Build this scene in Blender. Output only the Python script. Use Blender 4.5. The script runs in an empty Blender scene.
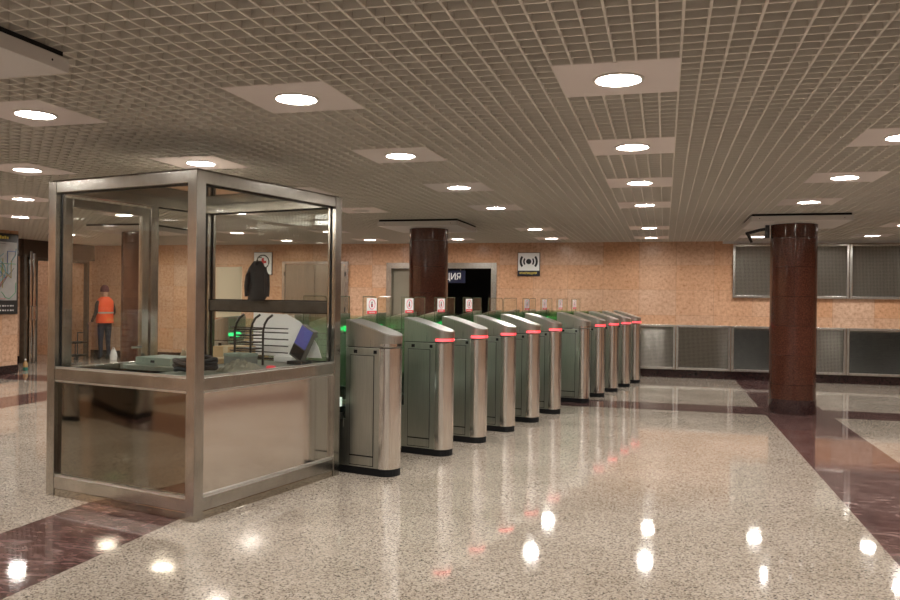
import bpy, bmesh, math, random
from mathutils import Matrix, Vector, noise
random.seed(7)
C = bpy.context.scene.collection
PI = math.pi
SC = bpy.context.scene

# ------------------------------------------------------------------ materials
def new_mat(name):
    m = bpy.data.materials.new(name); m.use_nodes = True
    nt = m.node_tree
    return m, nt, nt.nodes, nt.links, nt.nodes['Principled BSDF']

def paint(name, col, rough=.5, metal=0., spec=.5, emit=None, es=0.):
    m, nt, N, K, b = new_mat(name)
    b.inputs['Base Color'].default_value = (*col, 1)
    b.inputs['Roughness'].default_value = rough
    b.inputs['Metallic'].default_value = metal
    b.inputs['Specular IOR Level'].default_value = spec
    if emit:
        b.inputs['Emission Color'].default_value = (*emit, 1)
        b.inputs['Emission Strength'].default_value = es
    return m

def ramp(N, K, src, stops):
    r = N.new('ShaderNodeValToRGB')
    e = r.color_ramp.elements
    while len(e) < len(stops): e.new(.5)
    for el, (p, c) in zip(e, stops):
        el.position = p; el.color = (*c, 1)
    K.new(src, r.inputs['Fac'])
    return r

def brushed(name, col, rough=.3, scale=(60, 60, 1.2), amount=.35, wear=0.):
    """brushed stainless steel, streaks along local z"""
    m, nt, N, K, b = new_mat(name)
    tc = N.new('ShaderNodeTexCoord'); mp = N.new('ShaderNodeMapping')
    mp.inputs['Scale'].default_value = scale
    K.new(tc.outputs['Object'], mp.inputs['Vector'])
    n = N.new('ShaderNodeTexNoise'); n.inputs['Scale'].default_value = 4; n.inputs['Detail'].default_value = 1.5
    K.new(mp.outputs[0], n.inputs['Vector'])
    lo = tuple(c * (1 - amount) for c in col); hi = tuple(min(1, c * (1 + amount * .5)) for c in col)
    r = ramp(N, K, n.outputs['Fac'], [(.25, lo), (.75, hi)])
    col_out = r.outputs['Color']
    if wear:
        n2 = N.new('ShaderNodeTexNoise'); n2.inputs['Scale'].default_value = 4; n2.inputs['Detail'].default_value = 6
        K.new(tc.outputs['Object'], n2.inputs['Vector'])
        mx = N.new('ShaderNodeMixRGB'); mx.blend_type = 'MULTIPLY'; mx.inputs['Fac'].default_value = wear
        r2 = ramp(N, K, n2.outputs['Fac'], [(.3, (.5, .48, .45)), (.6, (1, 1, 1))])
        K.new(col_out, mx.inputs['Color1']); K.new(r2.outputs['Color'], mx.inputs['Color2'])
        col_out = mx.outputs['Color']
    K.new(col_out, b.inputs['Base Color'])
    mr = N.new('ShaderNodeMapRange')
    mr.inputs['To Min'].default_value = rough * .92; mr.inputs['To Max'].default_value = rough * 1.1
    K.new(n.outputs['Fac'], mr.inputs['Value']); K.new(mr.outputs[0], b.inputs['Roughness'])
    b.inputs['Metallic'].default_value = 1
    return m

def mirror_steel(name, col, rough, bump, scale=1.4):
    m, nt, N, K, b = new_mat(name)
    b.inputs['Base Color'].default_value = (*col, 1); b.inputs['Metallic'].default_value = 1
    b.inputs['Roughness'].default_value = rough
    tc = N.new('ShaderNodeTexCoord')
    n = N.new('ShaderNodeTexNoise'); n.inputs['Scale'].default_value = scale; n.inputs['Detail'].default_value = 1
    K.new(tc.outputs['Object'], n.inputs['Vector'])
    bp = N.new('ShaderNodeBump'); bp.inputs['Strength'].default_value = 1; bp.inputs['Distance'].default_value = bump
    K.new(n.outputs['Fac'], bp.inputs['Height']); K.new(bp.outputs[0], b.inputs['Normal'])
    return m

def glass(name, tint, refl=.06, rough=.0):
    m, nt, N, K, b = new_mat(name)
    N.remove(b)
    out = N['Material Output']
    t = N.new('ShaderNodeBsdfTransparent'); t.inputs['Color'].default_value = (*tint, 1)
    g = N.new('ShaderNodeBsdfGlossy'); g.inputs['Roughness'].default_value = rough
    g.inputs['Color'].default_value = (.9, .92, .9, 1)
    f = N.new('ShaderNodeFresnel'); f.inputs['IOR'].default_value = 1.45
    mul = N.new('ShaderNodeMath'); mul.operation = 'MULTIPLY'; mul.inputs[1].default_value = refl / .04
    mul.use_clamp = True
    K.new(f.outputs[0], mul.inputs[0])
    geo = N.new('ShaderNodeNewGeometry')
    inv = N.new('ShaderNodeMath'); inv.operation = 'SUBTRACT'; inv.inputs[0].default_value = 1
    K.new(geo.outputs['Backfacing'], inv.inputs[1])
    m2 = N.new('ShaderNodeMath'); m2.operation = 'MULTIPLY'
    K.new(mul.outputs[0], m2.inputs[0]); K.new(inv.outputs[0], m2.inputs[1])
    mix = N.new('ShaderNodeMixShader')
    K.new(m2.outputs[0], mix.inputs[0]); K.new(t.outputs[0], mix.inputs[1]); K.new(g.outputs[0], mix.inputs[2])
    K.new(mix.outputs[0], out.inputs['Surface'])
    return m

def math_node(N, K, op, a, bv):
    n = N.new('ShaderNodeMath'); n.operation = op
    for i, v in enumerate((a, bv)):
        if v is None: continue
        if isinstance(v, (int, float)): n.inputs[i].default_value = v
        else: K.new(v, n.inputs[i])
    return n.outputs[0]

def floor_mat():
    m, nt, N, K, b = new_mat('polished_granite')
    tc = N.new('ShaderNodeTexCoord'); sep = N.new('ShaderNodeSeparateXYZ')
    K.new(tc.outputs['Object'], sep.inputs[0])
    X, Y = sep.outputs[0], sep.outputs[1]
    def bands(s, lst):
        acc = None
        for a, c in lst:
            g = math_node(N, K, 'MULTIPLY', math_node(N, K, 'GREATER_THAN', s, a), math_node(N, K, 'LESS_THAN', s, c))
            acc = g if acc is None else math_node(N, K, 'MAXIMUM', acc, g)
        return acc
    bx = bands(X, [(1.355, 2.21), (-4.1, -3.21), (-9.41, -8.55), (6.6, 7.45)])
    by = bands(Y, [(11.53, 12.33), (2.2, 3.05), (-7.2, -6.3)])
    mask = math_node(N, K, 'MAXIMUM', bx, by)
    # beige speckled granite
    n1 = N.new('ShaderNodeTexVoronoi'); n1.inputs['Scale'].default_value = 120; n1.inputs['Randomness'].default_value = 1
    nd = N.new('ShaderNodeTexNoise'); nd.inputs['Scale'].default_value = 60; nd.inputs['Detail'].default_value = 2
    K.new(tc.outputs['Object'], nd.inputs['Vector'])
    wob = N.new('ShaderNodeMixRGB'); wob.blend_type = 'ADD'; wob.inputs[0].default_value = .018
    K.new(tc.outputs['Object'], wob.inputs[1]); K.new(nd.outputs['Color'], wob.inputs[2])
    K.new(wob.outputs[0], n1.inputs['Vector'])
    sc = N.new('ShaderNodeSeparateColor'); K.new(n1.outputs['Color'], sc.inputs[0])
    r1 = ramp(N, K, sc.outputs[0], [(.0, (.07, .055, .045)), (.10, (.16, .125, .10)), (.24, (.335, .28, .23)), (.62, (.445, .38, .315)), (1., (.55, .485, .415))])
    v1 = N.new('ShaderNodeTexNoise'); v1.inputs['Scale'].default_value = 1.3; v1.inputs['Detail'].default_value = 3
    K.new(tc.outputs['Object'], v1.inputs['Vector'])
    rv = ramp(N, K, v1.outputs['Fac'], [(.3, (.82, .8, .77)), (.7, (1.0, 1.0, 1.0))])
    mv = N.new('ShaderNodeMixRGB'); mv.blend_type = 'MULTIPLY'; mv.inputs[0].default_value = 1
    K.new(r1.outputs[0], mv.inputs[1]); K.new(rv.outputs[0], mv.inputs[2])
    # dark red veined stone
    mp = N.new('ShaderNodeMapping'); mp.inputs['Scale'].default_value = (1.2, 3.6, 1)
    mp.inputs['Rotation'].default_value = (0, 0, .25)
    K.new(tc.outputs['Object'], mp.inputs['Vector'])
    n2 = N.new('ShaderNodeTexNoise'); n2.inputs['Scale'].default_value = 4.5; n2.inputs['Detail'].default_value = 9
    n2.inputs['Roughness'].default_value = .68; n2.inputs['Distortion'].default_value = 1.4
    K.new(mp.outputs[0], n2.inputs['Vector'])
    r2 = ramp(N, K, n2.outputs['Fac'], [(.3, (.022, .011, .011)), (.45, (.085, .042, .038)), (.55, (.15, .085, .077)), (.68, (.27, .18, .165))])
    # fine joints between the slabs of the dark bands
    br = N.new('ShaderNodeTexBrick'); br.offset = 0
    br.inputs['Scale'].default_value = 1; br.inputs['Brick Width'].default_value = .4275; br.inputs['Row Height'].default_value = .43
    br.inputs['Mortar Size'].default_value = .0025; br.inputs['Color1'].default_value = (1, 1, 1, 1)
    br.inputs['Color2'].default_value = (.86, .84, .84, 1); br.inputs['Mortar'].default_value = (1.5, 1.4, 1.35, 1)
    mo = N.new('ShaderNodeMapping'); mo.inputs['Location'].default_value = (-1.355, -.34, 0)
    K.new(tc.outputs['Object'], mo.inputs['Vector']); K.new(mo.outputs[0], br.inputs['Vector'])
    mj = N.new('ShaderNodeMixRGB'); mj.blend_type = 'MULTIPLY'; mj.inputs[0].default_value = 1
    K.new(r2.outputs[0], mj.inputs[1]); K.new(br.outputs[0], mj.inputs[2])
    mx = N.new('ShaderNodeMixRGB'); K.new(mask, mx.inputs[0]); K.new(mv.outputs[0], mx.inputs[1]); K.new(mj.outputs[0], mx.inputs[2])
    K.new(mx.outputs[0], b.inputs['Base Color'])
    n3 = N.new('ShaderNodeTexNoise'); n3.inputs['Scale'].default_value = 2.5; n3.inputs['Detail'].default_value = 4
    K.new(tc.outputs['Object'], n3.inputs['Vector'])
    mr = N.new('ShaderNodeMapRange'); mr.inputs['To Min'].default_value = .032; mr.inputs['To Max'].default_value = .085
    mr.inputs['From Min'].default_value = .3; mr.inputs['From Max'].default_value = .7
    K.new(n3.outputs['Fac'], mr.inputs['Value']); K.new(mr.outputs[0], b.inputs['Roughness'])
    b.inputs['IOR'].default_value = 1.52
    return m

def wall_mat():
    m, nt, N, K, b = new_mat('salmon_marble_tiles')
    tc = N.new('ShaderNodeTexCoord'); sep = N.new('ShaderNodeSeparateXYZ')
    K.new(tc.outputs['Object'], sep.inputs[0])
    h = math_node(N, K, 'ADD', sep.outputs[0], sep.outputs[1])
    cb = N.new('ShaderNodeCombineXYZ')
    K.new(math_node(N, K, 'SUBTRACT', h, 16.47 - 1.938), cb.inputs[0]); K.new(math_node(N, K, 'SUBTRACT', sep.outputs[2], .243), cb.inputs[1])
    br = N.new('ShaderNodeTexBrick'); br.offset = 0
    br.inputs['Scale'].default_value = 1; br.inputs['Brick Width'].default_value = .72; br.inputs['Row Height'].default_value = .503
    br.inputs['Mortar Size'].default_value = .003; br.inputs['Mortar Smooth'].default_value = .3
    br.inputs['Color1'].default_value = (.60, .345, .205, 1); br.inputs['Color2'].default_value = (.60, .41, .30, 1)
    br.inputs['Mortar'].default_value = (.36, .22, .14, 1)
    K.new(cb.outputs[0], br.inputs['Vector'])
    n = N.new('ShaderNodeTexNoise'); n.inputs['Scale'].default_value = 17; n.inputs['Detail'].default_value = 6; n.inputs['Roughness'].default_value = .7
    K.new(tc.outputs['Object'], n.inputs['Vector'])
    r = ramp(N, K, n.outputs['Fac'], [(.30, (.55, .44, .36)), (.43, (.88, .84, .79)), (.60, (1.08, 1.08, 1.07))])
    n2 = N.new('ShaderNodeTexNoise'); n2.inputs['Scale'].default_value = 1.1; n2.inputs['Detail'].default_value = 2
    K.new(tc.outputs['Object'], n2.inputs['Vector'])
    r2 = ramp(N, K, n2.outputs['Fac'], [(.3, (.9, .86, .82)), (.7, (1.05, 1.05, 1.06))])
    a = N.new('ShaderNodeMixRGB'); a.blend_type = 'MULTIPLY'; a.inputs[0].default_value = 1
    K.new(br.outputs[0], a.inputs[1]); K.new(r.outputs[0], a.inputs[2])
    c = N.new('ShaderNodeMixRGB'); c.blend_type = 'MULTIPLY'; c.inputs[0].default_value = 1
    K.new(a.outputs[0], c.inputs[1]); K.new(r2.outputs[0], c.inputs[2])
    K.new(c.outputs[0], b.inputs['Base Color'])
    b.inputs['Roughness'].default_value = .16; b.inputs['IOR'].default_value = 1.5
    return m

def column_mat(name, c1, c2, speck):
    m, nt, N, K, b = new_mat(name)
    tc = N.new('ShaderNodeTexCoord'); sep = N.new('ShaderNodeSeparateXYZ')
    K.new(tc.outputs['Object'], sep.inputs[0])
    ang = math_node(N, K, 'ARCTAN2', sep.outputs[1], sep.outputs[0])
    cb = N.new('ShaderNodeCombineXYZ')
    K.new(math_node(N, K, 'ADD', ang, 3.36 + .1), cb.inputs[0]); K.new(sep.outputs[2], cb.inputs[1])
    br = N.new('ShaderNodeTexBrick'); br.offset = 0
    br.inputs['Scale'].default_value = 1; br.inputs['Brick Width'].default_value = 2 * PI / 7; br.inputs['Row Height'].default_value = .405
    br.inputs['Mortar Size'].default_value = .0028; br.inputs['Color1'].default_value = (*c1, 1); br.inputs['Color2'].default_value = (*c2, 1)
    br.inputs['Mortar'].default_value = (.01, .006, .005, 1)
    K.new(cb.outputs[0], br.inputs['Vector'])
    n = N.new('ShaderNodeTexNoise'); n.inputs['Scale'].default_value = 60; n.inputs['Detail'].default_value = 3; n.inputs['Roughness'].default_value = .7
    K.new(tc.outputs['Object'], n.inputs['Vector'])
    r = ramp(N, K, n.outputs['Fac'], [(.35, (.6, .58, .58)), (.5, (.95, .95, .95)), (.68, speck)])
    a = N.new('ShaderNodeMixRGB'); a.blend_type = 'MULTIPLY'; a.inputs[0].default_value = 1
    K.new(br.outputs[0], a.inputs[1]); K.new(r.outputs[0], a.inputs[2])
    K.new(a.outputs[0], b.inputs['Base Color'])
    b.inputs['Roughness'].default_value = .09; b.inputs['IOR'].default_value = 1.5
    return m

def noisy(name, c1, c2, scale=8, rough=.6, detail=4):
    m, nt, N, K, b = new_mat(name)
    tc = N.new('ShaderNodeTexCoord')
    n = N.new('ShaderNodeTexNoise'); n.inputs['Scale'].default_value = scale; n.inputs['Detail'].default_value = detail
    K.new(tc.outputs['Object'], n.inputs['Vector'])
    r = ramp(N, K, n.outputs['Fac'], [(.3, c1), (.7, c2)])
    K.new(r.outputs[0], b.inputs['Base Color']); b.inputs['Roughness'].default_value = rough
    return m

M = dict(
    floor=floor_mat(), wall=wall_mat(),
    column=column_mat('red_granite', (.060, .020, .012), (.078, .026, .0165), (1.5, 1.4, 1.35)),
    plinth=noisy('dark_granite', (.020, .010, .010), (.05, .024, .022), 50, .12),
    base=noisy('dark_red_stone', (.016, .008, .008), (.035, .016, .015), 30, .15),
    grid=paint('beige_enamel', (.60, .555, .485), .5),
    slab=paint('dark_plenum_paint', (.018, .016, .013), .95),
    panel=noisy('lamp_panel_enamel', (.64, .57, .54), (.67, .60, .57), 3, .4),
    cap=paint('cap_enamel', (.58, .55, .52), .4),
    lamp=paint('lamp_diffuser', (.9, .9, .88), .4, emit=(1.0, .962, .905), es=85),
    lampoff=paint('lamp_diffuser_unlit', (.62, .52, .46), .4),
    booth_fill=paint('booth_fill_glow', (.85, .85, .83), .4, emit=(1, .95, .88), es=9),  # glow of the added booth strip, no visible lamp
    grey_stone=paint('grey_stone', (.55, .53, .50), .4),
    shaded_steel=noisy('shaded_transom_steel', (.045, .038, .030), (.085, .072, .058), 10, .35),  # frame steel darkened to paint in the unlit inner side of the transom
    ring=paint('lamp_ring', (.62, .58, .54), .35),
    black=paint('black_rubber', (.005, .005, .006), .6, 0., .25),
    gap=paint('black_gap', (.006, .006, .006), .9),
    steel=brushed('brushed_steel', (.56, .54, .49), .28, amount=.16),
    steel_cap=brushed('brushed_steel_cap', (.88, .85, .81), .19, amount=.2),
    steel_lid=brushed('brushed_steel_lid', (.70, .69, .66), .3, amount=.15),
    steel_side=brushed('side_sheet_steel', (.50, .50, .45), .34, amount=.15),
    frame=brushed('worn_frame_steel', (.52, .495, .45), .22, scale=(9, 9, 3), amount=.08, wear=.5),
    plinth_steel=mirror_steel('polished_plinth_steel', (.42, .38, .32), .1, .002),
    mirror=mirror_steel('polished_sheet_steel', (.80, .75, .70), .10, .006, 1.0),
    mirror_dark=mirror_steel('polished_dark_sheet', (.25, .225, .18), .05, .008, 1.2),
    roof=mirror_steel('polished_roof_sheet', (.24, .22, .19), .04, .004),
    pane=glass('booth_glass', (.955, .965, .95), .06),
    green_glass=glass('green_glass', (.91, .965, .925), .07),
    flap_glass=glass('flap_glass', (.95, .975, .95), .05),
    edge=paint('glass_edge_green', (.07, .10, .06), .2),
    chrome=paint('chrome', (.8, .8, .8), .12, 1.),
    red_led=paint('red_led', (.8, .08, .06), .3, emit=(1, .045, .06), es=1.7),
    dark_strip=paint('unlit_strip', (.06, .04, .04), .25),
    green_led=paint('green_led', (.05, .7, .25), .3, emit=(.04, 1, .3), es=.6),
    screen=paint('pale_display', (.75, .8, .74), .3, emit=(.9, 1, .88), es=.25),
    white=paint('white_enamel', (.80, .79, .76), .4),
    grey_white=paint('grey_enamel', (.62, .60, .58), .45),
    navy=paint('navy_enamel', (.006, .009, .035), .3),
    blackp=paint('black_enamel', (.01, .01, .01), .4),
    yellow=paint('yellow_enamel', (.75, .62, .08), .4),
    red=paint('red_enamel', (.62, .02, .02), .4),
    rednote=paint('red_print', (.75, .05, .07), .5),
    pink=paint('pink_print', (.80, .30, .36), .5),
    vent=brushed('vent_steel', (.62, .60, .56), .25, scale=(20, 20, 2), amount=.15),
    grille=paint('grille_steel', (.30, .285, .25), .30, .9),
    grille_bright=brushed('louver_steel', (.52, .50, .46), .25, scale=(3, 12, 12), amount=.2),
    back=paint('vent_back', (.03, .028, .025), .6),
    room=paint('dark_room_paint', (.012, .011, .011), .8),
    leaf=noisy('beige_door_paint', (.21, .185, .135), (.25, .22, .165), 2, .35),
    lift=brushed('door_steel', (.40, .345, .28), .35, scale=(25, 25, 1), amount=.15),
    darktrim=paint('dark_header_paint', (.055, .035, .022), .5),
    card=noisy('cardboard', (.36, .24, .12), (.45, .31, .17), 5, .8),
    cream=paint('cream_paper', (.90, .76, .56), .7),
    paper=paint('white_paper', (.84, .83, .82), .7),
    desk=noisy('grey_desk_top', (.10, .105, .08), (.16, .16, .12), 5, .5),
    teal=noisy('grey_green_metal', (.13, .17, .14), (.17, .21, .17), 4, .5),
    grey=paint('grey_plastic', (.13, .135, .12), .45),
    blue=paint('blue_plastic', (.12, .13, .45), .35),
    cloth=noisy('crumpled_cloth', (.20, .19, .14), (.34, .31, .24), 7, .85),
    tan=noisy('tan_cloth', (.42, .34, .22), (.55, .46, .33), 7, .85),
    jacket=noisy('black_jacket_cloth', (.008, .008, .009), (.022, .022, .025), 9, .75),
    jeans=noisy('dark_blue_denim', (.012, .014, .028), (.025, .028, .048), 20, .9),
    sleeve=noisy('black_sweater', (.010, .010, .012), (.02, .02, .022), 20, .9),
    skin=paint('skin', (.50, .28, .19), .5),
    orange=noisy('orange_vest_cloth', (.85, .085, .02), (.90, .12, .035), 9, .7),
    reflect=paint('reflective_band', (.42, .38, .33), .35),
    beanie=noisy('burgundy_wool', (.065, .014, .022), (.10, .022, .034), 30, .95),
    bottle=noisy('amber_plastic', (.42, .27, .12), (.48, .32, .15), 3, .25),
    green=paint('green_label', (.02, .16, .12), .4),
    map=noisy('map_paper', (.30, .29, .27), (.36, .35, .33), 6, .35),
    wood=noisy('dark_frame_steel', (.055, .045, .033), (.09, .075, .055), 12, .3),
)
for i, c in enumerate([(.35, .06, .05), (.05, .12, .35), (.05, .28, .12), (.4, .3, .05), (.1, .3, .35), (.12, .11, .1)]):
    M['line%d' % i] = paint('map_line_%d' % i, c, .5)

# ------------------------------------------------------------------ mesh helpers
class MB:
    def __init__(self): self.bm = bmesh.new(); self.mats = []; self.cur = 0
    def mat(self, key):
        m = M[key]
        if m not in self.mats: self.mats.append(m)
        self.cur = self.mats.index(m); return self
    def _faces(self, geom_faces):
        for f in geom_faces: f.material_index = self.cur
    def box(self, x0, x1, y0, y1, z0, z1, T=None, bevel=0.):
        cs = [(x, y, z) for z in (z0, z1) for y in (y0, y1) for x in (x0, x1)]
        vs = [self.bm.verts.new(T @ Vector(c) if T else c) for c in cs]
        fs = []
        for q in ((0, 2, 3, 1), (4, 5, 7, 6), (0, 1, 5, 4), (2, 6, 7, 3), (0, 4, 6, 2), (1, 3, 7, 5)):
            fs.append(self.bm.faces.new([vs[i] for i in q]))
        self._faces(fs)
        if bevel:
            es = list({e for f in fs for e in f.edges})
            r = bmesh.ops.bevel(self.bm, geom=es, offset=bevel, segments=2, affect='EDGES', profile=.6)
            self._faces(r['faces'])
        return self
    def prism(self, pts, lo, hi, axis='z', T=None):
        """extrude a 2D outline; axis z: (x,y), axis x: (y,z), axis y: (x,z); lo/hi number or f(i)"""
        def P(p, h):
            v = {'z': (p[0], p[1], h), 'x': (h, p[0], p[1]), 'y': (p[0], h, p[1])}[axis]
            return T @ Vector(v) if T else v
        n = len(pts)
        a = [self.bm.verts.new(P(p, lo(i) if callable(lo) else lo)) for i, p in enumerate(pts)]
        c = [self.bm.verts.new(P(p, hi(i) if callable(hi) else hi)) for i, p in enumerate(pts)]
        fs = [self.bm.faces.new(a[::-1]), self.bm.faces.new(c)]
        for i in range(n):
            j = (i + 1) % n
            fs.append(self.bm.faces.new((a[i], a[j], c[j], c[i])))
        self._faces(fs); return self
    def cyl(self, p0, p1, r0, r1=None, seg=16):
        r1 = r0 if r1 is None else r1
        p0, p1 = Vector(p0), Vector(p1); d = (p1 - p0).normalized()
        a = Vector((0, 0, 1)) if abs(d.z) < .9 else Vector((1, 0, 0))
        e1 = d.cross(a).normalized(); e2 = d.cross(e1)
        A = [self.bm.verts.new(p0 + r0 * (math.cos(t) * e1 + math.sin(t) * e2)) for t in [2 * PI * i / seg for i in range(seg)]]
        B = [self.bm.verts.new(p1 + r1 * (math.cos(t) * e1 + math.sin(t) * e2)) for t in [2 * PI * i / seg for i in range(seg)]]
        fs = [self.bm.faces.new(A), self.bm.faces.new(B[::-1])]
        for i in range(seg):
            j = (i + 1) % seg
            fs.append(self.bm.faces.new((A[i], B[i], B[j], A[j])))
        self._faces(fs); return self
    def tube(self, pts, r, seg=8, closed=False):
        pts = [Vector(p) for p in pts]; n = len(pts); rings = []
        for i, p in enumerate(pts):
            d = (pts[(i + 1) % n] - pts[i - 1]) if closed or 0 < i < n - 1 else (pts[min(i + 1, n - 1)] - pts[max(i - 1, 0)])
            d.normalize()
            a = Vector((0, 0, 1)) if abs(d.z) < .95 else Vector((1, 0, 0))
            e1 = d.cross(a).normalized(); e2 = d.cross(e1)
            rings.append([self.bm.verts.new(p + r * (math.cos(2 * PI * k / seg) * e1 + math.sin(2 * PI * k / seg) * e2)) for k in range(seg)])
        fs = []
        for i in range(n if closed else n - 1):
            A, B = rings[i], rings[(i + 1) % n]
            for k in range(seg):
                l = (k + 1) % seg
                fs.append(self.bm.faces.new((A[k], A[l], B[l], B[k])))
        if not closed:
            fs.append(self.bm.faces.new(rings[0][::-1])); fs.append(self.bm.faces.new(rings[-1]))
        self._faces(fs); return self
    def lathe(self, prof, seg=32, sx=1., sy=1., c=(0, 0, 0), caps=True):
        rings = [[self.bm.verts.new((c[0] + sx * r * math.cos(2 * PI * k / seg), c[1] + sy * r * math.sin(2 * PI * k / seg), c[2] + z)) for k in range(seg)] for r, z in prof]
        fs = []
        for A, B in zip(rings, rings[1:]):
            for k in range(seg):
                l = (k + 1) % seg
                fs.append(self.bm.faces.new((A[k], A[l], B[l], B[k])))
        if caps: fs.append(self.bm.faces.new(rings[0][::-1])); fs.append(self.bm.faces.new(rings[-1]))
        self._faces(fs); return self
    def mesh(self, name, smooth=False):
        bmesh.ops.recalc_face_normals(self.bm, faces=self.bm.faces)
        me = bpy.data.meshes.new(name); self.bm.to_mesh(me); self.bm.free()
        for m in self.mats: me.materials.append(m)
        if smooth:
            me.polygons.foreach_set('use_smooth', [True] * len(me.polygons))
            try: me.set_sharp_from_angle(angle=math.radians(35))
            except Exception: pass
        return me
    def build(self, name, parent=None, smooth=False, loc=(0, 0, 0)):
        return link(name, self.mesh(name, smooth), parent, loc)

def link(name, me, parent=None, loc=(0, 0, 0), rz=0.):
    o = bpy.data.objects.new(name, me); C.objects.link(o)
    if parent: o.parent = parent
    o.location = loc; o.rotation_euler = (0, 0, rz)
    return o

def tag(o, label=None, cat=None, group=None, kind=None):
    if label: o['label'] = label
    if cat: o['category'] = cat
    if group: o['group'] = group
    if kind: o['kind'] = kind
    return o

def empty(name, loc=(0, 0, 0), rz=0., **k):
    o = bpy.data.objects.new(name, None); C.objects.link(o)
    o.location = loc; o.rotation_euler = (0, 0, rz); o.empty_display_size = .1
    return tag(o, **k)

def new(key): return MB().mat(key)

def copy_tree(o, parent=None):
    c = o.copy(); C.objects.link(c)
    if parent: c.parent = parent
    for ch in list(o.children): copy_tree(ch, c)
    return c

def text_mesh(body, size, depth, key):
    cu = bpy.data.curves.new('lettering', 'FONT'); cu.body = body; cu.size = size; cu.extrude = depth; cu.align_x = 'CENTER'; cu.align_y = 'CENTER'
    o = bpy.data.objects.new('lettering_source', cu); C.objects.link(o)
    bpy.context.view_layer.update()
    me = bpy.data.meshes.new_from_object(o.evaluated_get(bpy.context.evaluated_depsgraph_get()))
    bpy.data.objects.remove(o); bpy.data.curves.remove(cu)
    me.name = 'lettering'; me.materials.clear(); me.materials.append(M[key])
    return me

# ------------------------------------------------------------------ camera
Cm = [[.965, .262, .012], [-.012, 0, 1], [.262, -.965, .003]]
pitch, roll, yaw = -3.06852996e-03, 1.16501247e-02, 2.64710092e-01
def rotm():
    cp, sp, cr, sr, cy, sy = math.cos(pitch), math.sin(pitch), math.cos(roll), math.sin(roll), math.cos(yaw), math.sin(yaw)
    B = Matrix(((1, 0, 0), (0, 0, 1), (0, -1, 0)))
    P = Matrix(((1, 0, 0), (0, cp, sp), (0, -sp, cp)))
    R = Matrix(((cr, sr, 0), (-sr, cr, 0), (0, 0, 1)))
    Z = Matrix(((cy, sy, 0), (-sy, cy, 0), (0, 0, 1)))
    return (R @ P @ B @ Z).transposed()
cam = bpy.data.cameras.new('camera'); co = bpy.data.objects.new('camera', cam); C.objects.link(co)
cam.sensor_width = 36; cam.lens = 790.517 / 900 * 36; cam.clip_start = .05; cam.clip_end = 100
co.matrix_world = Matrix.Translation((0, 0, 1.55)) @ rotm().to_4x4()
SC.camera = co

# ------------------------------------------------------------------ setting
ZC, YW = 2.72, 16.47
XL, XR, YB = -12.0, 9.0, -8.0
S = dict(kind='structure')
tag(new('floor').box(-17, XR + .3, YB - .3, YW + 3, -.1, 0).build('floor'), **S)
# far wall with the opening of the dark doorway
w = new('wall')
w.box(-16.3, -5.92, YW, YW + .3, 0, 3.2); w.box(-5.92, -3.44, YW, YW + .3, 2.30, 3.2); w.box(-3.44, XR + .3, YW, YW + .3, 0, 3.2)
tag(w.build('wall_back'), **S)
tag(new('wall').box(XL - .3, XL, YB, 12.5, 0, 3.2).build('wall_left'), **S)
tag(new('wall').box(-13.6, XL - .3, 12.2, 12.5, 0, 3.2).build('wall_return'), **S)
w = new('wall')
w.box(-13.9, -13.6, 12.2, 14.66, 0, 3.2); w.box(-13.9, -13.6, 14.66, 16.2, 2.30, 3.2); w.box(-13.9, -13.6, 16.2, YW, 0, 3.2)
tag(w.build('wall_entrance'), **S)
tag(new('wall').box(-16.3, -16.0, 12.2, YW, 0, 3.2).box(-16.0, -13.9, 12.2, 12.5, 0, 3.2).build('wall_vestibule'), **S)
tag(new('wall').box(XR, XR + .3, YB, YW, 0, 3.2).build('wall_right'), **S)
tag(new('grey_stone').box(XL - .3, XR + .3, YB - .3, YB, 0, 3.2).build('wall_front'), **S)
tag(new('slab').box(-16.3, XR + .3, YB - .3, YW + .3, 3.2, 3.3).build('ceiling_slab'), **S)
# baseboards
tag(new('base').box(-3.32, XR, YW - .02, YW, 0, .165).box(-13.6, -5.92 - .12, YW - .02, YW, 0, .165).build('baseboard_back'), **S)
tag(new('base').box(XL, XL + .02, YB, 12.5, 0, .165).build('baseboard_left'), **S)
tag(new('base').box(-13.6, -13.58, 12.5, 14.2, 0, .165).build('baseboard_entrance'), **S)
tag(new('darktrim').box(-13.6, -13.52, 12.5, YW, 2.34, 2.72).box(-13.52, -13.50, 14.2, 14.25, 2.34, 2.72).build('trim_1'), **S)
tag(new('cap').box(1.1, XR, YW - .05, YW, 2.672, 2.72).build('trim_2'), **S)

# ------------------------------------------------------------------ ceiling lattice and lamps
CX, CY = .104, .1066
X0, Y0 = -.25, 4.29
cols = [-6, -5, -4, -3, -2, -1, 0, 1, 2, 3]
rows = [-84, -66, -48, -30, 0, 18, 36, 54, 84, 103]
lampspots = []
for j in rows:
    for i in cols:
        x, y = X0 + 18 * i * CX, Y0 + j * CY
        if x < XL + .3: continue
        lampspots.append((i, j, x, y))
holes = {}
for i, j, x, y in lampspots:
    holes[(18 * i, j)] = True
lat = new('grid')
i0, i1 = int((-13.5 - X0) / CX), int((XR - X0) / CX)
j0, j1 = int((YB - Y0) / CY), int((YW - Y0) / CY)
HB, TB = .043, .0058
def cut(lo, hi, spans):
    out, s = [], lo
    for a, b in sorted(spans):
        if b <= s or a >= hi: continue
        if a > s: out.append((s, a))
        s = max(s, b)
    if s < hi: out.append((s, hi))
    return out
for i in range(i0, i1 + 1):
    x = X0 + i * CX
    sp = [(Y0 + (j - 3) * CY, Y0 + (j + 3) * CY) for (hi_, j) in holes if hi_ - 3 < i < hi_ + 3]
    ylo = YB if x > XL else 12.5
    for a, b in cut(ylo, YW - .01, sp): lat.box(x - TB, x + TB, a, b, ZC, ZC + HB)
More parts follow.
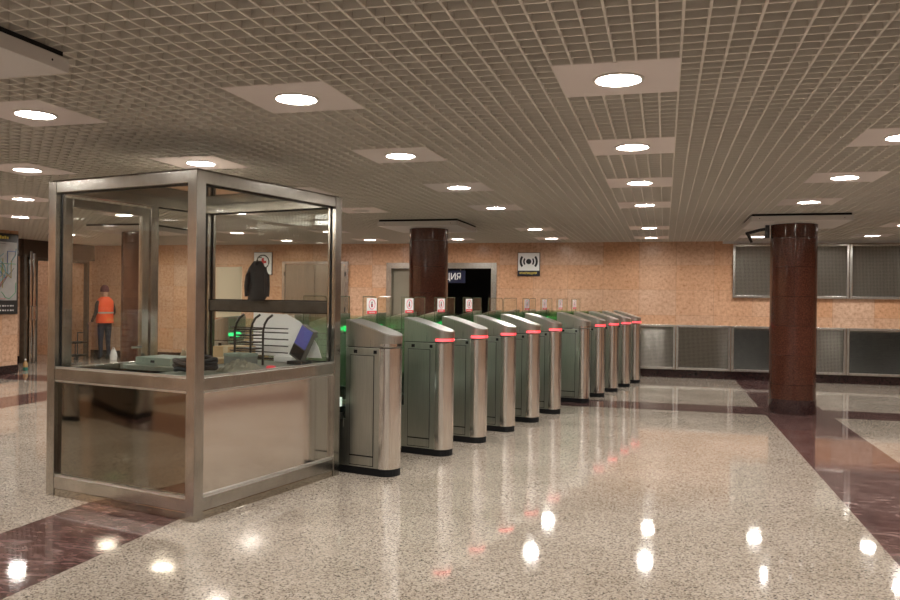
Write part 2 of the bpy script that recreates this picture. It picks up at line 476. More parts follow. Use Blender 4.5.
for j in range(j0, j1 + 1):
    y = Y0 + j * CY
    sp = [(X0 + (i - 3) * CX, X0 + (i + 3) * CX) for (i, hj) in holes if hj - 3 < j < hj + 3]
    for a, b in cut(XL if y < 12.5 else -13.5, XR, sp): lat.box(a, b, y - TB, y + TB, ZC + .002, ZC + HB)
tag(lat.build('ceiling'), **S)

hx, hy = 3 * CX, 3 * CY
def lamp_meshes(key):
    p = new('panel')
    R, n = .135, 32
    # square plate with a round hole
    outer = []
    for k in range(n):
        t = 2 * PI * (k + .5) / n; c, s = math.cos(t), math.sin(t); f = 1 / max(abs(c) / hx, abs(s) / hy)
        outer.append((c * f, s * f))
    def ring(pts, z): return [p.bm.verts.new((a, b, z)) for a, b in pts]
    inner = [(R * math.cos(2 * PI * (k + .5) / n), R * math.sin(2 * PI * (k + .5) / n)) for k in range(n)]
    corners = {}
    o0, o1, i0_, i1_ = ring(outer, 0), ring(outer, .02), ring(inner, 0), ring(inner, .02)
    for k in range(n):
        l = (k + 1) % n
        for q in ((o0[k], o0[l], i0_[l], i0_[k]), (o1[k], i1_[k], i1_[l], o1[l]), (o0[k], o1[k], o1[l], o0[l]), (i0_[k], i0_[l], i1_[l], i1_[k])):
            p.bm.faces.new(q)
    # corner fillers so that the outline is a true rectangle
    for sx in (-1, 1):
        for sy in (-1, 1):
            near = sorted(outer, key=lambda q: (q[0] - sx * hx) ** 2 + (q[1] - sy * hy) ** 2)[:2]
            tri = [(sx * hx, sy * hy), near[0], near[1]]
            p.prism(tri, 0, .02)
    p.box(-.015, .015, -hy, -hy + .004, -.004, .0)
    r = new('ring').lathe([(.135, .0), (.137, -.004), (.122, -.008), (.117, -.004), (.114, .02), (.135, .02), (.135, 0)], 32, caps=False)
    d = new(key).lathe([(.114, .014), (.06, .010), (.01, .009), (.002, .009)], 32, caps=False)
    return p.mesh('mounting_panel'), r.mesh('ring', True), d.mesh('diffuser', True)
LM = lamp_meshes('lamp')
off = new('lampoff').lathe([(.114, .014), (.06, .010), (.01, .009), (.002, .009)], 32, caps=False).mesh('diffuser', True)
rowname = {-84: 'tenth row from far wall', -66: 'ninth row from far wall', -48: 'eighth row from far wall', -30: 'seventh row from far wall',
           0: 'sixth row from far wall', 18: 'fifth row from far wall', 36: 'fourth row from far wall', 54: 'last row before the columns',
           84: 'first row behind the columns', 103: 'row nearest far wall'}
ordn = ['leftmost', 'second from left', 'third from left', 'fourth from left', 'fifth from left', 'sixth from left', 'seventh from left', 'eighth from left', 'ninth from left', 'tenth from left']
def lamp(x, y, label, unlit=False, group='round lamps on square ceiling panels'):
    t = empty('ceiling_lamp', (x, y, ZC - .001), label=label, cat='ceiling lamp', group=group)
    link('mounting_panel', LM[0], t); link('ring', LM[1], t); link('diffuser', off if unlit else LM[2], t)
for i, j, x, y in lampspots:
    un = (i == -2 and j == 54)
    lamp(x, y, ('unlit' if un else 'bright round') + ' ceiling lamp, %s in %s' % (ordn[cols.index(i)], rowname[j]), un)
t = empty('ceiling_lamp', (-14.95, 15.0, 3.16), label='unseen ceiling lamp added to light the vestibule behind the left doors', cat='ceiling lamp')
link('mounting_panel', LM[0], t); link('ring', LM[1], t); link('diffuser', LM[2], t)  # unseen lamp added so the vestibule wall shows bright salmon

# ------------------------------------------------------------------ columns
def make_column(label):
    t = empty('column', label=label, cat='column', group='round granite columns', kind='thing')
    new('column').lathe([(.306, .2), (.306, 2.62)], 64).build('shaft', t, True)
    new('plinth').lathe([(.312, 0), (.314, .004), (.314, .196), (.308, .2)], 64).build('plinth', t, True)
    c = new('cap').box(-.63, .63, -.63, .63, 2.62, 2.69, bevel=.004)
    for k in range(-1, 2, 2):
        for z in (2.655,):
            c.mat('gap')
            for s in (-1, 1):
                c.cyl((k * .52, s * .6305, z), (k * .52, s * .626, z), .006, seg=8); c.cyl((s * .6305, k * .52, z), (s * .626, k * .52, z), .006, seg=8)
    c.build('ceiling_collar', t)
    new('gap').box(-.61, .61, -.61, .61, 2.69, 2.7195).build('shadow_gap', t)
    return t
c0 = make_column('round dark red granite column right of the turnstiles')
c0.location = (1.74, 11.93, 0)
for x, y, l in ((-3.59, 11.93, 'round dark red granite column behind the turnstiles, before the dark doorway'),
                (-8.86, 11.93, 'round dark red granite column seen through the glass booth'),
                (-3.44, 2.60, 'column at the near left of which only the white ceiling collar shows')):
    c = copy_tree(c0); c.location = (x, y, 0); c['label'] = l

# small black camera on a bracket at the right column
t = empty('security_camera', (1.70, 11.93, 0), label='black bracket camera jutting left from the top of the right column', cat='security camera')
new('blackp').tube([(-.29, -.02, 2.575), (-.42, -.03, 2.55), (-.60, -.03, 2.50)], .022).build('bracket_arm', t, True)
new('blackp').box(-.34, -.285, -.06, .04, 2.44, 2.62, bevel=.006).build('wall_mount', t)
new('blackp').cyl((-.58, -.03, 2.52), (-.52, -.06, 2.375), .024, .018).build('camera_body', t, True)

# ------------------------------------------------------------------ turnstiles
TH = math.radians(77.75)
U = Vector((math.cos(TH), math.sin(TH), 0)); L = Vector((-math.sin(TH), math.cos(TH), 0))
F1 = Vector((-2.269 + .0635, 6.509 - .0138, 0)); A = Vector((-3.065, 4.723, 0))
W = .122
def plan(y1, w=W, inset=0., n=10):
    """rounded front outline from y=0 to y1"""
    pts = []
    for k in range(n + 1):
        t = PI * k / n
        pts.append((-(w - inset) * math.cos(t), inset + (w - inset) * (1 - math.sin(t)) * .8))
    return [(-(w - inset), y1)] + pts + [(w - inset, y1)]
def top(y):
    for (a, za), (b, zb) in zip(TP, TP[1:]):
        if y <= b: return za + (zb - za) * max(0, (y - a)) / (b - a)
    return TP[-1][1]
TP = [(0, 1.215), (.06, 1.232), (.14, 1.257), (.25, 1.292), (.36, 1.322), (.42, 1.336), (.48, 1.348)]
YH = .48
LEN = 2.33
tm = {}
o = plan(.128); tm['end_cap'] = new('steel_cap').prism(o, .065, 1.105).mesh('end_cap', True)
o = plan(.12, W - .004, .004); tm['strip_on'] = new('red_led').prism(plan(.125, W + .003, 0), 1.122, 1.146).mesh('light_strip', True)
tm['strip_off'] = new('steel_cap').prism(plan(.125, W + .001, 0), 1.122, 1.146).mesh('light_strip', True)
b = new('steel_side').box(-W + .003, W - .003, .131, YH, .065, 1.105, bevel=.004)
tm['cabinet'] = b.mesh('cabinet')
b = new('black').box(-W + .012, W - .012, .1, YH - .01, 1.10, 1.12); tm['seam'] = b.mesh('shadow_seam')
# head: rounded wedge
b = new('steel')
hp = plan(YH, W - .001)
ys = sorted({round(.53 * k / 8, 3) for k in range(9)})
dense = [(-(W - .001), y) for y in (.48, .42, .33, .22)] + plan(.14, W - .001)[1:-1] + [((W - .001), y) for y in (.22, .33, .42, .48)]
b.prism(dense, 1.113, lambda i: top(dense[i][1]) - .012); tm['head'] = b.mesh('head', True)
b = new('steel_lid')
dl = [(-(W + .002), y) for y in (.48, .42, .33, .22)] + plan(.14, W + .002)[1:-1] + [((W + .002), y) for y in (.22, .33, .42, .48)]
# lid as strips so that it curves
def lid_mesh():
    bm = b.bm
    half = len(dl) // 2
    lo = [bm.verts.new((p[0], p[1], top(p[1]) - .012)) for p in dl]; hi = [bm.verts.new((p[0], p[1], top(p[1]))) for p in dl]
    n = len(dl)
    for i in range(n): bm.faces.new((lo[i], lo[(i + 1) % n], hi[(i + 1) % n], hi[i]))
    for i in range(half):
        q = [hi[i], hi[i + 1], hi[n - 2 - i], hi[n - 1 - i]]; q2 = [lo[i], lo[i + 1], lo[n - 2 - i], lo[n - 1 - i]]
        if len(set(q)) == 4: bm.faces.new(q); bm.faces.new(q2[::-1])
        elif len(set(q)) == 3:
            bm.faces.new(list(dict.fromkeys(q))); bm.faces.new(list(dict.fromkeys(q2))[::-1])
        if i + 1 >= n - 2 - i: break
    return b.mesh('lid', True)
tm['lid'] = lid_mesh()
for s, nm in ((-1, 'l'), (1, 'r')):
    b = new('steel_side').box(*sorted((s * (W - .003), s * (W + .002))), .19, .43, .17, 1.035, bevel=.0015)
    b.box(*sorted((s * (W - .003), s * (W + .002))), .19, .43, .085, .158, bevel=.0015)
    b.mat('gap').box(*sorted((s * (W - .003), s * (W + .0006))), .185, .435, .163, 1.041).box(*sorted((s * (W - .003), s * (W + .0006))), .185, .435, .079, .1625)
    tm['panel' + nm] = b.mesh('side_panel')
    b = new('black')
    b.box(*sorted((s * (W - .004), s * (W + .003))), .16, .19, 1.056, 1.086).box(*sorted((s * (W - .004), s * (W + .003))), .36, .395, 1.056, 1.086)
    tm['sensor' + nm] = b.mesh('sensor_window')
    b = new('steel').box(*sorted((s * W * .86, s * (W + .001))), .5, .6, .40, .47)
    # slanted card tray
    x0, x1 = s * .09, s * .155
    b.prism([(.52, .47), (.62, .47), (.62, .485), (.53, .525)], min(x0, x1), max(x0, x1), 'x')
    tm['tray' + nm] = b.mesh('card_tray')
    tm['display' + nm] = new('screen').box(*sorted((s * .09, s * .135)), .535, .60, .575, .655, bevel=.004).mesh('display')
    tm['glass' + nm] = new('green_glass').box(*sorted((s * .108, s * .118)), YH + .01, LEN - .01 - YH, .47, 1.325).mesh('side_glass')
    b = new('chrome')
    for yy, zz in ((.60, 1.17), (.60, .70)):
        b.cyl((s * .10, yy, zz), (s * .14, yy, zz), .026, seg=12); b.tube([(s * .135, yy - .05, zz + .04), (s * .138, yy, zz), (s * .135, yy - .05, zz - .04)], .009, 6)
    tm['clamp' + nm] = b.mesh('glass_clamp', True)
pp = plan(1.165, W, .006); full = pp[1:-1] + [(-x, LEN - y) for x, y in pp[1:-1]]
tm['plinth'] = new('black').prism(full, 0, .065).mesh('plinth')
tm['base'] = new('steel_side').box(-.118, .118, YH, LEN - YH, .065, .47).mesh('middle_cabinet')
b = new('black').box(-.085, .085, YH + .005, .60, .47, .575).box(-.03, .03, .62, 1.71, .47, .60); tm['core'] = b.mesh('mechanism_housing')
b = new('green_led'); b.prism([(-.05, 1.17), (.0, 1.205), (.05, 1.17), (.0, 1.135)], 1.832, 1.848, 'y'); b.box(-.115, -.06, 1.832, 1.848, 1.155, 1.185); tm['green'] = b.mesh('green_indicator')

def flap(parent, s, width, sign):
    """glass flap standing out to side s of a turnstile, across the passage"""
    x0, x1 = .125, .125 + width
    r = .045
    pts = [(x0, .42), (x1, .42), (x1, 1.55 - r)] + [(x1 - r + r * math.cos(t), 1.55 - r + r * math.sin(t)) for t in (PI / 8, PI / 4, 3 * PI / 8)] + [(x1 - r, 1.55), (x0, 1.55)]
    pts = [(s * a, z) for a, z in pts]
    if s < 0: pts = pts[::-1]
    m = new('flap_glass').prism(pts, 1.135, 1.145, 'y')
    m.mat('edge')
    zz = pts if s > 0 else pts[::-1]
    for (a, z), (a2, z2) in zip(zz[1:], zz[2:]): m.tube([(a, 1.14, z), (a2, 1.14, z2)], .0042, 5)
    m.tube([(zz[0][0], 1.14, zz[0][1]), (zz[-1][0], 1.14, zz[-1][1])], .0035, 5)
    f = m.build('glass_flap', parent)
    if sign:
        c = s * (.125 + width * .60); h = .095; z0, z1 = 1.365, 1.535
        q = new('paper').box(c - h, c + h, 1.1300, 1.1345, z0, z1)
        q.mat('rednote').box(c - h, c + h, 1.1290, 1.1295, z0, z0 + .033)
        q.mat('paper')
        for k in range(5): q.box(c - .055 + k * .024, c - .040 + k * .024, 1.1282, 1.1288, z0 + .011, z0 + .021)
        q.mat('pink')
        q.tube([(c + .060 * math.cos(t), 1.1290, 1.468 + .052 * math.sin(t)) for t in [2 * PI * k / 20 for k in range(20)]], .006, 5, True)
        q.mat('blackp').lathe([(.001, -.012), (.011, -.006), (.012, .002), (.001, .012)], 8, 1, .15, (c, 1.1290, 1.488))
        q.box(c - .016, c + .016, 1.1285, 1.1295, 1.437, 1.475)
        q.mat('rednote').box(c - .008, c + .008, 1.1280, 1.1285, 1.445, 1.468)
        q.build('warning_sign', f)

def make_turnstile(loc, label, lit, left, right, sign, group='steel turnstiles in a row', rz0=TH):
    t = empty('turnstile', loc, rz0, label=label, cat='turnstile', group=group)
    link('plinth', tm['plinth'], t)
    for back in (0, 1):
        lc, rz = ((0, LEN, 0), PI) if back else ((0, 0, 0), 0)
        link('end_cap', tm['end_cap'], t, lc, rz); link('cabinet', tm['cabinet'], t, lc, rz); link('head', tm['head'], t, lc, rz)
        link('shadow_seam', tm['seam'], t, lc, rz); link('lid', tm['lid'], t, lc, rz)
        st = link('light_strip', tm['strip_on' if lit and not back else 'strip_off'], t, lc, rz)
        if lit and not back: st['label'] = 'glowing red light strip'
        for n in 'lr':
            link('side_panel', tm['panel' + n], t, lc, rz); link('sensor_window', tm['sensor' + n], t, lc, rz)
    link('middle_cabinet', tm['base'], t); link('mechanism_housing', tm['core'], t)
    for n in 'lr':
        link('card_tray', tm['tray' + n], t); link('display', tm['display' + n], t); link('side_glass', tm['glass' + n], t); link('glass_clamp', tm['clamp' + n], t)
    link('green_indicator', tm['green'], t)
    if left: flap(t, -1, left, False)
    if right: flap(t, 1, right, sign)
    return t
SS = [0, 1.02, 1.83, 2.64, 3.45, 4.28, 5.60, 6.42, 7.23, 8.05, 8.82]
TL = ['wide-sided steel turnstile right beside the glass booth, no red light', 'steel turnstile with red strip, second from the glass booth',
      'steel turnstile with red strip, third from the glass booth', 'steel turnstile with red strip, fourth from the glass booth',
      'steel turnstile with red strip, fifth from the glass booth', 'steel turnstile with red strip, sixth from the booth, before the wider gap',
      'steel turnstile without red light just after the wider gap, mid row', 'steel turnstile with red strip, fourth from the far end of the row',
      'steel turnstile with red strip, third from the far end of the row', 'steel turnstile with red strip, second from the far end of the row',
      'last steel turnstile at the far end of the row, by the wall vents']
for k, s in enumerate(SS):
    g = lambda a, c: min(.5, (SS[c] - SS[a] - .27) / 2 - .008)
    left = g(k - 1, k) if k else 0
    right = g(k, k + 1) if k < 10 else 0
    make_turnstile(F1 + U * s + L * (.0095 * s), TL[k], k not in (0, 6), left, right, k not in (0, 5, 10))
# the row mirrored in the booth's lower panel stands off to the left
for k, lb in enumerate(('turnstile left of the view, near one mirrored in the booth panel', 'turnstile left of the view, far one mirrored in the booth panel')):
    make_turnstile(Vector((-7.65 - .2 * k, 2.55 + .85 * k, 0)), lb, False, 0, 0, False, 'turnstiles reflected in the booth panel', math.radians(103))

# ------------------------------------------------------------------ glass booth   local x = U (depth), y = L (towards left)
BX, BY, PW = 1.687, 1.539, .085
booth = empty('control_booth', A, TH, label='steel framed glass control booth with polished lower panels beside the turnstiles', cat='booth')
e = .0015
for x in (0, BX - PW):
    for y in (0, BY - PW):
        new('frame').box(x, x + PW, y, y + PW, .0, 2.40, bevel=.004).build('post', booth)
def rails(z0, z1, name, key='frame', inset=0.004, faces='ABCD'):
    i = inset
    for fc in faces:
        b = new(key)
        if fc == 'A': b.box(i, PW - i, PW, BY - PW, z0, z1, bevel=.004)
        if fc == 'B': b.box(PW, BX - PW, i, PW - i, z0, z1, bevel=.004)
        if fc == 'C': b.box(BX - PW + i, BX - i, PW, BY - PW, z0, z1, bevel=.004)
        if fc == 'D': b.box(PW, BX - PW, BY - PW + i, BY - i, z0, z1, bevel=.004)
        b.build(name, booth)
rails(2.315, 2.398, 'top_rail'); rails(.885, .975, 'middle_rail'); rails(.06, .15, 'bottom_rail')
rails(0.0, .058, 'kick_plate', 'plinth_steel', .008)
rails(1.405, 1.50, 'transom', 'shaded_steel', inset=.012, faces='C')  # shade of the unlit inner face is in the colour
MID = PW / 2
def infill(fc, z0, z1, name, key, th=.008, lo=PW, hi=None, off=0.):
    b = new(key)
    hi = (BY - PW if fc in 'AC' else BX - PW) if hi is None else hi
    if fc == 'A': b.box(MID - th + off, MID + off, lo, hi, z0, z1)
    if fc == 'B': b.box(lo, hi, MID - th + off, MID + off, z0, z1)
    if fc == 'C': b.box(BX - MID - off, BX - MID + th - off, lo, hi, z0, z1)
    if fc == 'D': b.box(lo, hi, BY - MID - off, BY - MID + th - off, z0, z1)
    return b.build(name, booth)
for fc in 'AB': infill(fc, .975, 2.315, 'window_pane', 'pane', .006)
infill('C', .975, 1.405, 'window_pane', 'pane', .006); infill('C', 1.50, 2.315, 'window_pane', 'pane', .006)
infill('D', .975, 2.315, 'window_pane', 'pane', .006, 1.01)
infill('A', .15, .885, 'lower_panel', 'mirror_dark'); infill('B', .15, .885, 'lower_panel', 'mirror')
infill('C', .15, .885, 'lower_panel', 'mirror_dark'); infill('D', .15, .885, 'lower_panel', 'mirror_dark', lo=1.01)
# black glazing gaskets round the upper panes
def gasket(fc, lo, hi, z0, z1):
    g, d = .011, .012
    b = new('black')
    for a0, a1, c0, c1 in ((lo, lo + g, z0, z1), (hi - g, hi, z0, z1), (lo, hi, z0, z0 + g), (lo, hi, z1 - g, z1)):
        if fc == 'A': b.box(MID + .001, MID + d, a0, a1, c0, c1)
        if fc == 'B': b.box(a0, a1, MID + .001, MID + d, c0, c1)
        if fc == 'C': b.box(BX - MID - d, BX - MID - .001, a0, a1, c0, c1)
        if fc == 'D': b.box(a0, a1, BY - MID - d, BY - MID - .001, c0, c1)
    b.build('gasket', booth)
gasket('A', PW, BY - PW, .975, 2.315); gasket('B', PW, BX - PW, .975, 2.315)
gasket('C', PW, BY - PW, .975, 1.405); gasket('C', PW, BY - PW, 1.50, 2.315); gasket('D', 1.01, BX - PW, .975, 2.315)
# glazing beads: narrow bright ledge under and above each panel
def bead(fc, z):
    b = new('steel_lid')
    if fc == 'A': b.box(.012, MID - .009, PW, BY - PW, z, z + .014)
    if fc == 'B': b.box(PW, BX - PW, .012, MID - .009, z, z + .014)
    b.build('glazing_bead', booth)
for fc in 'AB':
    for z in (.15, .871, .975): bead(fc, z)
# mullion and door in the far left face
new('frame').box(.925, 1.008, BY - PW + .01, BY - .01, .15, 2.315, bevel=.004).build('mullion', booth)
dm = new('frame')
for a0, a1, c0, c1 in ((.095, .165, .16, 2.29), (.84, .91, .16, 2.29), (.165, .84, 2.22, 2.29), (.165, .84, .16, .24), (.165, .84, .90, .97)):
    dm.box(a0, a1, BY - .065, BY - .02, c0, c1, bevel=.003)
door = dm.build('door', booth)
new('pane').box(.165, .84, BY - .045, BY - .039, .97, 2.22).build('door_pane', door)
new('mirror_dark').box(.165, .84, BY - .047, BY - .039, .24, .90).build('door_panel', door)
new('chrome').tube([(.80, BY - .068, 1.10), (.80, BY - .11, 1.10), (.70, BY - .11, 1.10)], .010).build('door_handle', door, True)
b = new('blackp')
b.cyl((.055, BY + .008, .18), (.055, BY + .008, .26), .010); b.box(.03, .08, BY - .001, BY + .004, .175, .265); b.build('hinge', booth)
b = new('blackp'); b.cyl((.055, BY + .008, 1.8), (.055, BY + .008, 1.9), .010); b.box(.03, .08, BY - .001, BY + .004, 1.79, 1.91); b.build('hinge', booth)
new('roof').box(.02, BX - .02, .02, BY - .02, 2.399, 2.412).build('roof', booth)
o = new('booth_fill').box(PW + .01, PW + .05, .14, BY - .14, 2.345, 2.385).build('booth_fill_strip', booth); o['label'] = 'unseen strip added under the roof edge to brighten the booth'  # added behind the top rail, out of view, to brighten the booth inside
# desk along the right and back sides
d = new('desk').box(.60, BX - PW - .005, PW + .005, BY - PW - .005, .93, .965).box(PW + .005, .60, PW + .005, .62, .93, .965)
d.build('desk_top', booth)

def inb(x, y, z): return A + U * x + L * y + Vector((0, 0, z))
ZD = .966
# things in the booth
t = empty('document_rack', inb(1.2, .52, ZD), TH, label='black wire document rack with curved posts on the booth desk', cat='rack')
b = new('blackp')
for y in (.235, .06, -.075):
    b.tube([(.0, y, 0), (.0, y, .28), (0, y - .015, .34), (0, y - .05, .39), (0, y - .10, .42)], .010, 6)
b.build('curved_post', t, True)
b = new('blackp')
for z in (.11, .165, .22, .275, .31):
    b.tube([(0.012, .30, z), (0.012, -.33, z)], .006, 6)
b.build('wire_shelf', t, True)
b = new('blackp')
for z in (.12, .175, .235, .285): b.box(.014, .16, .07, .24, z, z + .012); 
b.build('sorting_tray', t)
t = empty('reflection_sheet', inb(1.555, .50, ZD), TH, label='white sheet standing in for a pane reflection behind the wire rack', cat='paper')
b = new('paper')  # solid white shape in place of a diagonal reflection on the panes
prof = [(.36, .05), (-.40, .05), (-.36, .15), (-.28, .26), (-.16, .36), (-.02, .42), (.36, .43)]
b.prism(prof, -.002, .002, 'x'); b.build('sheet', t)
b = new('paper'); b.box(-.03, .03, -.1, .1, 0, .05, bevel=.003); b.build('stand', t)
t = empty('card_terminal', inb(1.44, .25, ZD), TH, label='blue and black card terminal leaning on a stand in the booth', cat='terminal')
R = Matrix.Rotation(.5, 4, 'X')
T = Matrix.Translation((0, .03, .05)) @ R
b = new('grey').box(-.03, .03, -.07, .07, 0, .30, T, bevel=.006); b.build('housing', t)
new('blue').box(-.036, -.031, -.065, .065, .12, .29, T).build('screen', t)
new('blackp').box(-.036, -.031, -.065, .065, .02, .11, T).build('keypad', t)
new('blackp').box(-.07, .07, -.08, .08, 0, .03, bevel=.004).cyl((0, -.02, .02), (0, -.02, .1), .02).build('base', t)
t = empty('equipment_box', inb(1.05, .55, ZD), TH, label='grey green box on the booth desk below the wire rack', cat='box')
new('grey').box(-.08, .08, -.11, .11, 0, .10, bevel=.004).build('body', t)
new('teal').box(-.083, .083, -.113, .113, .078, .104, bevel=.004).build('lid', t)
tag(new('rednote').lathe([(.03, 0), (.034, .006), (.03, .022), (.01, .026)], 16, 1.2, 1.).build('stamp_pad', None, True, inb(.98, .17, ZD)), 'small red stamp pad lying on the booth desk front', 'stamp pad')
t = empty('cable_coil', inb(.42, .42, ZD), TH, label='coil of thick black cable on the booth desk corner', cat='cable')
b = new('black')
pts = []
for k in range(90):
    a = 2 * PI * k / 22; pts.append((.14 * math.cos(a) * (1 + .08 * math.sin(k * .7)), .15 * math.sin(a), .022 + .02 * k / 22 + .006 * math.sin(k * 1.3)))
b.tube(pts, .017, 7); b.build('coil', t, True)
def cloth(name, loc, sx, sy, h, key, label, cat, seed):
    b = new(key); n = 26
    g = []
    for i in range(n + 1):
        row = []
        for j in range(n + 1):
            u, v = i / n * 2 - 1, j / n * 2 - 1
            f = max(0, 1 - u ** 4) * max(0, 1 - v ** 4)
            z = h * f * (.35 + .9 * abs(noise.noise(Vector((u * 2.3 + seed, v * 2.3, seed)))) + .45 * abs(noise.noise(Vector((u * 6, v * 6 + seed, 3)))))
            e_ = 1 + .14 * noise.noise(Vector((u * 2, v * 2, seed + 5)))
            row.append(b.bm.verts.new((u * sx * e_, v * sy * e_, max(.0, z))))
        g.append(row)
    for i in range(n):
        for j in range(n): b.bm.faces.new((g[i][j], g[i + 1][j], g[i + 1][j + 1], g[i][j + 1]))
    bmesh.ops.solidify(b.bm, geom=list(b.bm.faces), thickness=.004)
    o = b.build(name, None, True, loc); o.rotation_euler = (0, 0, TH)
    lowest = min(v.co.z for v in o.data.vertices); o.location.z -= lowest - .0005
    return tag(o, label, cat)
cloth('crumpled_cloth', inb(.71, .24, ZD), .16, .11, .09, 'cloth', 'crumpled grey khaki cloth along the front of the booth desk', 'cloth', 2)
cloth('crumpled_rag', inb(1.21, 1.27, ZD), .08, .10, .14, 'tan', 'crumpled tan rag at the left end of the booth desk', 'rag', 9)
t = empty('metal_box', inb(.83, 1.16, ZD), TH, label='grey green metal box on the booth desk by the left window', cat='box')
new('teal').box(-.15, .15, -.2, .2, 0, .062, bevel=.004).build('body', t)
new('black').box(-.155, -.150, -.02, .02, .02, .04).build('latch', t)
def cardboard(loc, rz, sx, sy, sz, label):
    t = empty('cardboard_box', loc, rz, label=label, cat='box')
    new('card').box(-sx, sx, -sy, sy, 0, sz, bevel=.003).build('carton', t)
    new('tan').box(-sx - .001, sx + .001, -.025, .025, -.0 + .001, sz + .0015).build('packing_tape', t)
cardboard(inb(1.42, .96, ZD), TH + .05, .12, .14, .13, 'brown cardboard carton at the back of the booth desk')
cardboard(inb(1.15, .92, ZD), TH - .15, .10, .12, .04, 'flat brown cardboard box on the booth desk between rack and rag')
# note on the back window, coat in front of it
t = empty('paper_notice', inb(BX - MID - .006, 1.238, 0), TH, label='cream paper notice taped inside the back window of the booth', cat='notice')
new('cream').box(-.003, .0, -.16, .16, 1.505, 1.812).build('sheet', t)
t = empty('paper_notice', inb(BX - MID - .006, 1.238, 0), TH, label='cream paper strip on the booth window just below the transom', cat='notice')
new('cream').prism([(-.155, 1.36), (.155, 1.335), (.155, 1.402), (-.155, 1.402)], -.003, 0, 'x').build('sheet', t)
t = empty('coat', inb(BX - PW - .035, .83, 0), TH, label='black coat hanging from a hook at the back of the booth', cat='coat')
b = new('jacket')
secs = [(1.86, .03, .018), (1.84, .06, .022), (1.80, .09, .024), (1.74, .098, .026), (1.66, .095, .026), (1.60, .105, .026), (1.53, .10, .026), (1.505, .095, .025)]
rings = []
for k, (z, hw, hd) in enumerate(secs):
    ring = []
    for q in range(20):
        a = 2 * PI * q / 20
        f = 1 + .10 * math.sin(5 * a + k * .5) + .3 * noise.noise(Vector((math.cos(a) * 1.6, math.sin(a) * 1.6, k * .45)))
        ring.append(b.bm.verts.new((hd * f * math.sin(a), hw * f * math.cos(a) + .012 * math.sin(k * 1.1), z)))
    rings.append(ring)
for p_, q_ in zip(rings, rings[1:]):
    for k in range(20): b.bm.faces.new((p_[k], p_[(k + 1) % 20], q_[(k + 1) % 20], q_[k]))
b.bm.faces.new(rings[0]); b.bm.faces.new(rings[-1][::-1])
b.build('body', t, True)
for s in (-1, 1):
    new('jacket').tube([(0, s * .075, 1.795), (-.004, s * .108, 1.73), (-.008, s * .118, 1.64), (-.008, s * .112, 1.54)], .024, 10).build('sleeve', t, True)
new('jacket').tube([(0.0, .04, 1.845), (-.02, .0, 1.835), (0, -.04, 1.845)], .015, 8).build('collar', t, True)
new('chrome').tube([(-.0, 0, 1.86), (0, 0, 1.89), (.05, 0, 1.895)], .006, 6).build('hook', booth).location = (BX - PW - .035, .83, 0)

# ------------------------------------------------------------------ far wall: signs, doors, vents
def wall_sign(name, x, z0, z1, w, label):
    t = empty(name, (x, YW, 0), label=label, cat='sign')
    new('blackp').box(-w / 2, w / 2, -.03, -.002, z0, z1, bevel=.003).build('sign_case', t)
    return t
# loud signal / police sign
t = wall_sign('wall_sign', -2.754, 2.02, 2.515, .475, 'white square wall sign with black round signal symbol and navy caption')
new('white').box(-.225, .225, -.034, -.031, 2.135, 2.505).build('sign_face', t)
b = new('blackp'); zc = 2.325
b.lathe([(.056, 0), (.056, .003), (.001, .003)], 24); 
bmesh.ops.transform(b.bm, matrix=Matrix.Translation((0, -.034, zc)) @ Matrix.Rotation(PI / 2, 4, 'X'), verts=b.bm.verts)
for s in (-1, 1):
    for r0, r1, am in ((.085, .118, .66), (.148, .192, .66)):
        n = 10
        ang = [(-am + 2 * am * k / n) for k in range(n + 1)]
        pts = [(s * r1 * math.cos(a), zc + r1 * math.sin(a)) for a in ang] + [(s * r0 * math.cos(a), zc + r0 * math.sin(a)) for a in reversed(ang)]
        for k in range(n):
            q = [pts[k], pts[k + 1], pts[2 * n - k], pts[2 * n + 1 - k]]
            b.prism(q, -.037, -.0345, 'y')
b.build('signal_symbol', t)
new('navy').box(-.215, .20, -.034, -.031, 2.035, 2.13).build('caption_strip', t)
me = text_mesh('милиция', .088, .001, 'yellow')
o = link('caption_lettering', me, t, (-.01, -.0352, 2.086)); o.rotation_euler = (PI / 2, 0, 0)
# first aid sign
t = wall_sign('first_aid_sign', -8.93, 2.02, 2.545, .46, 'white wall sign with red cross in a black ring, seen through booth')
new('white').box(-.222, .222, -.034, -.031, 2.03, 2.535).build('sign_face', t)
new('blackp').tube([(.155 * math.cos(a), -.034, 2.32 + .155 * math.sin(a)) for a in [2 * PI * k / 40 for k in range(40)]], .014, 6, True).build('ring_symbol', t, True)
new('red').box(-.028, .028, -.038, -.0345, 2.23, 2.41).box(-.09, .09, -.0375, -.0345, 2.292, 2.348).build('red_cross', t)

# dark doorway
d1 = empty('door_1', (0, YW, 0), kind='structure')
b = new('vent')
b.box(-5.92, -5.80, -.03, .30, 0, 2.30, bevel=.004); b.box(-3.56, -3.44, -.03, .30, 0, 2.30, bevel=.004); b.box(-5.80, -3.56, -.03, .30, 2.175, 2.30, bevel=.004)
b.build('door_frame', d1)
lf = new('leaf').box(-5.795, -5.0, .10, .15, .01, 2.17, bevel=.003).build('door_leaf', d1)
new('chrome').cyl((-5.06, .06, 1.0), (-5.06, .10, 1.0), .012).tube([(-5.06, .06, 1.0), (-5.18, .06, 1.0)], .010, 8).build('door_handle', lf, True)
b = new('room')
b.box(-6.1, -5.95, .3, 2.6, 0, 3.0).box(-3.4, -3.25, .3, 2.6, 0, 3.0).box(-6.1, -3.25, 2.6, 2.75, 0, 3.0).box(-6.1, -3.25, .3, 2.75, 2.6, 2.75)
o = b.build('wall_inner_room', None, False, (0, YW, 0)); tag(o, **S)
